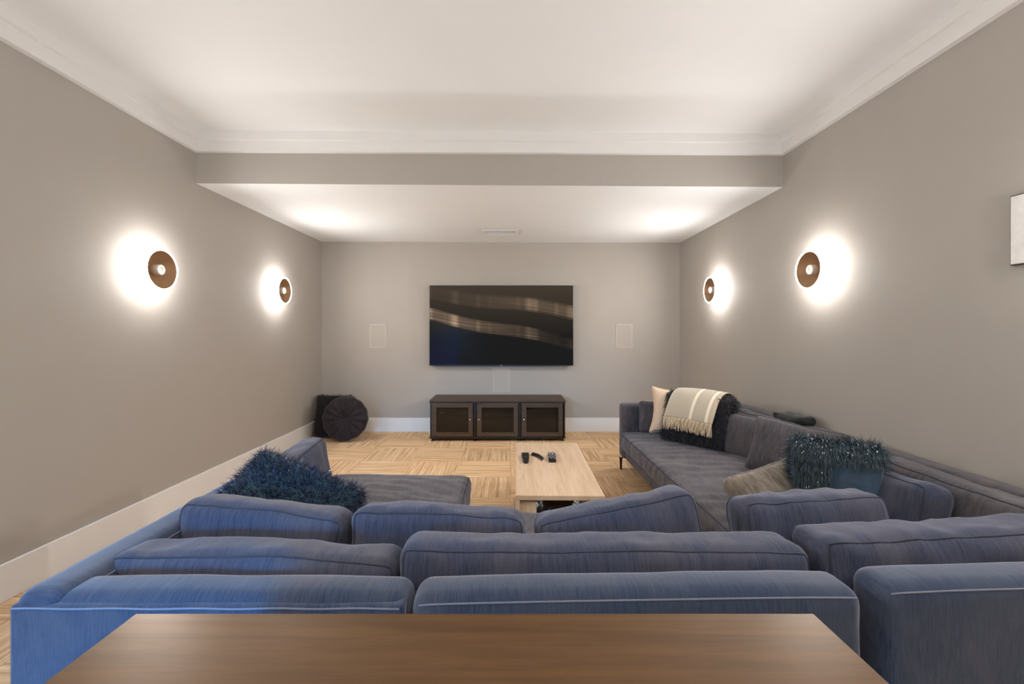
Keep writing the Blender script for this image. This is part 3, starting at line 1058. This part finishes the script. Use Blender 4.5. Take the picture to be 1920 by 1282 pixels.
G1 = 'large box cushions behind the sofa backrest'
box_cushion('long blue box cushion just inside the sofa back, at the left', (-.765, 1.395, .515), (R(-5), 0, R(-0.5)), (.435, .085, .125), 21, group=G1, fn=sag(-.002, -.028, -.006), amp=.008)
box_cushion('longest blue box cushion just inside the sofa back, in the middle', (.305, 1.415, .525), (R(-5), 0, R(2)), (.630, .090, .133), 22, group=G1, fn=sag(.010, -.022, .004), amp=.007)
box_cushion('blue box cushion just inside the sofa back, at the right', (1.47, 1.475, .528), (R(-6), R(-1.2), R(4)), (.505, .095, .140), 23, group=G1, fn=sag(.004, .0, .0), amp=.011)
G2 = 'smaller box cushions in the second row'
box_cushion('blue cushion in the second row, at the left under the furry navy pillow', (-.880, 1.640, .545), (R(-8), R(4), R(-4)), (.300, .085, .125), 31, group=G2, fn=sag(-.006, -.01, .0), amp=.010)
box_cushion('blue cushion in the second row, just left of centre beside the bare seat', (-.250, 1.635, .528), (R(-8), R(1), R(0)), (.310, .080, .128), 32, group=G2, fn=sag(-.008, -.012, .004), amp=.010)
box_cushion('blue cushion in the second row with its right end tilted up, right of centre', (.405, 1.660, .540), (R(-8), R(-9), R(3)), (.295, .085, .135), 33, group=G2, fn=sag(.0, .006, -.01), amp=.009)
box_cushion('creased grey-blue cushion in the second row, in front of the teal furry pillow', (1.135, 1.700, .550), (R(-8), R(-2), R(3)), (.275, .085, .138), 34, group=G2, fn=sag(.0, .0, .0), amp=.013)

# along the left side rest
box_cushion('blue box cushion propped against the left side rest, its end toward the television', (-1.065, 2.165, .545), (R(8), R(4), R(-86)), (.390, .080, .150), 41, fn=sag(.0, -.13, -.01), amp=.009)

# along the right wall
G3 = 'large box cushions along the right wall'
box_cushion('large grey-blue box cushion by the right wall, at the near end', (1.955, 1.90, .525), (R(-6), 0, R(-90)), (.46, .085, .135), 51, group=G3, amp=.010, m=M_FAB_WARMLIT)
box_cushion('large grey-blue box cushion by the right wall, at the far end behind the pillows', (1.965, 3.28, .525), (R(-6), 0, R(-90)), (.78, .085, .135), 52, group=G3, amp=.009, m=M_FAB_WARMLIT)
box_cushion('grey-blue box cushion leaning on the near right cushion, beside the velvet pillow', (1.735, 2.13, .525), (R(-10), 0, R(-86)), (.30, .080, .140), 53, amp=.012, m=M_FAB)
knife_cushion('tall dark grey-blue pillow leaning between the black fur pillow and the tan-topped one', (1.775, 3.20, .535), (R(-14), 0, R(-66)), (.27, .085, .165), 54, M_FAB_WARMLIT, pinch=.05, knife=.7, pipe=M_SEAM, puff=.2, name='sofa_pillow')
knife_cushion('plump blue-brown pillow turned toward the camera, in front of the far right cushion', (1.79, 2.80, .55), (R(-20), R(6), R(-50)), (.26, .115, .185), 55, M_FAB_WARMLIT, pinch=.07, knife=.75, pipe=M_SEAM, puff=.25, name='sofa_pillow')
knife_cushion('taupe pillow slumped on the right seat beside the teal furry pillow', (1.36, 2.23, .485), (R(-38), R(-10), R(18)), (.26, .095, .160), 56, M_TAUPE, pinch=.04, knife=.6, puff=.2, name='sofa_pillow')
knife_cushion('small dark square pillow tucked against the far arm of the sofa', (1.33, 4.085, .53), (R(-6), 0, R(-8)), (.135, .050, .145), 57, M_FAB_WARMLIT, pinch=.04, knife=.4, name='throw_pillow')

# slate cloth on the back of the sofa
e = empty('folded_cloth', (2.10, 3.30, .645), (0, 0, 0), 'small dark slate cloth bundled on top of the right sofa back', 'cloth')
S = Soft((.085, .13, .028), .026, 2, .3, amp=.012, freq=14, seed=61)
softobj('folded_layers', S, M_DKGRN, e, at=(0, 0, .022))

# cream pillow
def ear(p, c):
    return p
e, S = knife_cushion('cream cotton pillow with pointed corners behind the black fur pillow', (1.46, 3.93, .605), (R(-10), R(4), R(-14)), (.215, .085, .215), 62, M_CREAM, pinch=.17, knife=.92, puff=.1)

# black-navy fur pillow under the throw
u = Vector((.584, -.812, 0)); nrm = Vector((-.812, -.584, 0))
pang = math.atan2(u.y, u.x)
fe, FS = knife_cushion('large black furry pillow under the cream throw on the right sofa', (1.53, 3.61, .595), (R(-14), 0, pang), (.29, .095, .205), 63, M_BLACKV, pinch=.02, knife=.6, puff=.1)
fur(fe, FS, M_FURB, 12000, .042, 64, skip=lambda p: -.215 < p.x < .19 and (p.z > .10 or (p.z > -.06 and p.y < 0)), sides=(-1, 1), droop=.7, tinsel=70)

# navy fur pillow on the left
ne, NS = knife_cushion('navy furry pillow lying diagonally across the cushions on the left', (-.945, 1.885, .560), (R(-58), R(17), R(-10)), (.265, .075, .20), 65, M_NAVYV, pinch=.03, knife=.6, puff=.2)
fur(ne, NS, M_FURN, 11000, .040, 66, sides=(-1, 1), droop=.4, tinsel=110)
vs, fs = tube([(.02 + .004 * math.sin(i), -.09 - .0008 * i, -.06 - .011 * i) for i in range(10)], .0012)
pydata('loose_thread', vs, fs, M_TINSEL, ne)

# teal fur pillow on the right: smooth velvet face toward the camera
te, TS = knife_cushion('teal furry pillow with a smooth velvet face standing on the right sofa', (1.545, 2.12, .597), (R(-4), R(3), R(-22)), (.185, .080, .185), 67, M_TEALV, pinch=.02, knife=.55, puff=.2)
fur(te, TS, M_FURT, 7000, .050, 68, sides=(1,), droop=.5, tinsel=90, edge=True)
# the fur that curls over the top and left edge of the velvet face
rnd = random.Random(70)
vs, fs, tv, tf = [], [], [], []
Mi = Euler(te.rotation_euler).to_matrix().inverted(); g = Mi @ Vector((0, 0, -1))
for i in range(7000):
    if rnd.random() < .25: c = [rnd.uniform(-1, 1), rnd.uniform(-1, 1), 1]
    elif rnd.random() < .5: c = [rnd.uniform(-1, 1), -1, rnd.uniform(.62, 1)]
    else: c = [rnd.uniform(-1, -.25), -1, rnd.uniform(-1, 1)]
    p = TS.pos(c); nn = Vector((-.25, -1, .35 if c[2] > .6 else 0)).normalized()
    d = (nn + Vector((rnd.uniform(-.6, .6), rnd.uniform(-.3, .3), rnd.uniform(-.5, .6)))).normalized()
    side = nn.cross(Vector((rnd.uniform(-1, 1), rnd.uniform(-1, 1), rnd.uniform(-1, 1)))).normalized()
    V, Q = (vs, fs) if i > 90 else (tv, tf)
    L = .058 * rnd.uniform(.6, 1.2); o = len(V); q = p.copy()
    if i <= 90: L = .010; q = q + nn * .03
    for k in range(6):
        ww_ = .0030 * (1 - k / 5) * .5 + .0002
        V.append(q - side * ww_); V.append(q + side * ww_)
        d = (d + g * .42).normalized()
        if d.y > -.02: d.y = -.02; d.normalize()
        q = q + d * L / 5
    for k in range(5):
        a = o + 2 * k; Q.append((a, a + 1, a + 3, a + 2))
o = pydata('fur_fringe', vs, fs, M_FURT, te, False); o['kind'] = 'stuff'
o = pydata('tinsel_fringe', tv, tf, M_TINSEL, te, False); o['kind'] = 'stuff'


# ================================================================== THROW over the black fur pillow
def throw():
    e = empty('throw_blanket', (1.53, 3.61, .40), (0, 0, pang), 'folded cream throw with pale stripes and a fringe, over the black furry pillow', 'blanket')
    # local x = along pillow, -y = toward viewer. profile of (y, z) going from behind, over the top, down the front
    prof = [(.225, .12), (.222, .20), (.205, .30), (.185, .37), (.150, .415), (.100, .430), (.040, .422), (-.015, .395), (-.060, .350), (-.095, .300), (-.122, .250), (-.138, .205)]
    # smooth the profile
    P = []
    for i in range(len(prof) - 1):
        for k in range(4):
            t = k / 4
            P.append((prof[i][0] * (1 - t) + prof[i + 1][0] * t, prof[i][1] * (1 - t) + prof[i + 1][1] * t))
    P.append(prof[-1])
    for _ in range(3):
        P = [P[0]] + [((P[i - 1][0] + P[i][0] * 2 + P[i + 1][0]) / 4, (P[i - 1][1] + P[i][1] * 2 + P[i + 1][1]) / 4) for i in range(1, len(P) - 1)] + [P[-1]]
    nx = 48; ny = len(P)
    vs, fs, uv = [], [], []
    def pt(i, j):
        s = i / nx; t = j / (ny - 1)
        x = -.205 + .415 * s - .02 * t + .006 * math.sin(t * 9)
        y, z = P[j]
        wv = .004 * math.sin(s * 15 + t * 3) * (.3 + t) + .003 * noise.noise(Vector((s * 6, t * 5, 2)))
        z2 = z + .010 * math.sin(s * PI) * (1 if j > 16 else 0) - .012 * (s - .5) * 0
        return Vector((x, y - wv - .004, z2))
    for side in (0, 1):
        for j in range(ny):
            for i in range(nx + 1):
                p = pt(i, j)
                if side: p = p + Vector((0, .006 if j > 22 else (-.006 if j < 14 else 0), -.006 if 10 < j < 30 else 0))
                vs.append(p)
    o = (nx + 1) * ny
    for j in range(ny - 1):
        for i in range(nx):
            a = j * (nx + 1) + i
            fs.append((a, a + 1, a + nx + 2, a + nx + 1)); fs.append((o + a + nx + 1, o + a + nx + 2, o + a + 1, o + a))
    for j in range(ny - 1):
        a = j * (nx + 1); b = a + nx
        fs.append((a + nx + 1, o + a + nx + 1, o + a, a)); fs.append((b, o + b, o + b + nx + 1, b + nx + 1))
    for i in range(nx):
        a = (ny - 1) * (nx + 1) + i
        fs.append((a, a + 1, o + a + 1, o + a)); fs.append((o + i, o + i + 1, i + 1, i))
    m, nt, p = newmat('cream_throw_weave')
    tc = N(nt, 'ShaderNodeTexCoord'); sp = N(nt, 'ShaderNodeSeparateXYZ'); nt.links.new(tc.outputs['Object'], sp.inputs[0])
    r = N(nt, 'ShaderNodeMapRange'); nt.links.new(sp.outputs[0], r.inputs[0]); r.inputs[1].default_value = -.22; r.inputs[2].default_value = .22
    cr = ramp(nt, [(0.0, (.62, .52, .38)), (.05, (.46, .40, .31)), (.49, (.46, .40, .31)), (.50, (.80, .70, .55)), (.545, (.80, .70, .55)), (.555, (.46, .40, .31)),
                   (.80, (.46, .40, .31)), (.81, (.80, .70, .55)), (.85, (.80, .70, .55)), (.86, (.46, .40, .31)), (1.0, (.62, .50, .34))])
    nt.links.new(r.outputs[0], cr.inputs[0]); nt.links.new(cr.outputs[0], p.inputs['Base Color'])
    p.inputs['Roughness'].default_value = .9; p.inputs['Sheen Weight'].default_value = .3
    mp = coords(nt, (400, 400, 400)); n_ = noise_tex(nt, mp, 1.0, 2); bump(nt, p, n_.outputs[0], .4, .002)
    pydata('cloth', vs, fs, m, e)
    # fringe
    rnd = random.Random(3)
    parts = []
    for i in range(80):
        s = i / 79 * nx
        i0 = min(nx - 1, int(s)); b = pt(i0, ny - 1).lerp(pt(i0 + 1, ny - 1), s - i0)
        dx = rnd.uniform(-.010, .010); L = rnd.uniform(.085, .105)
        pts = [b + Vector((dx * t * t + .002 * math.sin(t * 6 + i), -.014 * t + rnd.uniform(-.001, .001), -L * t)) for t in (0, .25, .5, .75, 1)]
        parts.append(tube(pts, .0021, n=5))
    vs, fs = join_vf(parts)
    o = pydata('fringe', vs, fs, M_FRINGE, e); o['kind'] = 'stuff'


M_FRINGE = plain('cream_yarn', (.70, .56, .38), .9, noise_amt=.15, nscale=90, bumps=.1)
throw()

# ================================================================== NEAR TABLE BEHIND THE SOFA
d = .56
k = .893 / F
e = empty('console_table', (0, 0, 0), (0, 0, 0), 'brown wood-grain table in the foreground behind the blue sofa', 'table')
x0, x1 = (255 - VX) * k, (1525 - VX) * k
zt = H - d
boxobj('tabletop', (x0, x1, .18, .893, zt - .035, zt), M_DESK, e, bev=.0015)
for xa in (x0 + .04, x1 - .10):
    for ya in (.24, .79):
        boxobj('leg', (xa, xa + .06, ya, ya + .06, 0, zt - .035), M_DESK, e, bev=.002)
bm = bmesh.new(); box(bm, x0 + .10, x1 - .10, .80, .82, zt - .11, zt - .035)
bmobj('apron', bm, M_DESK, e)
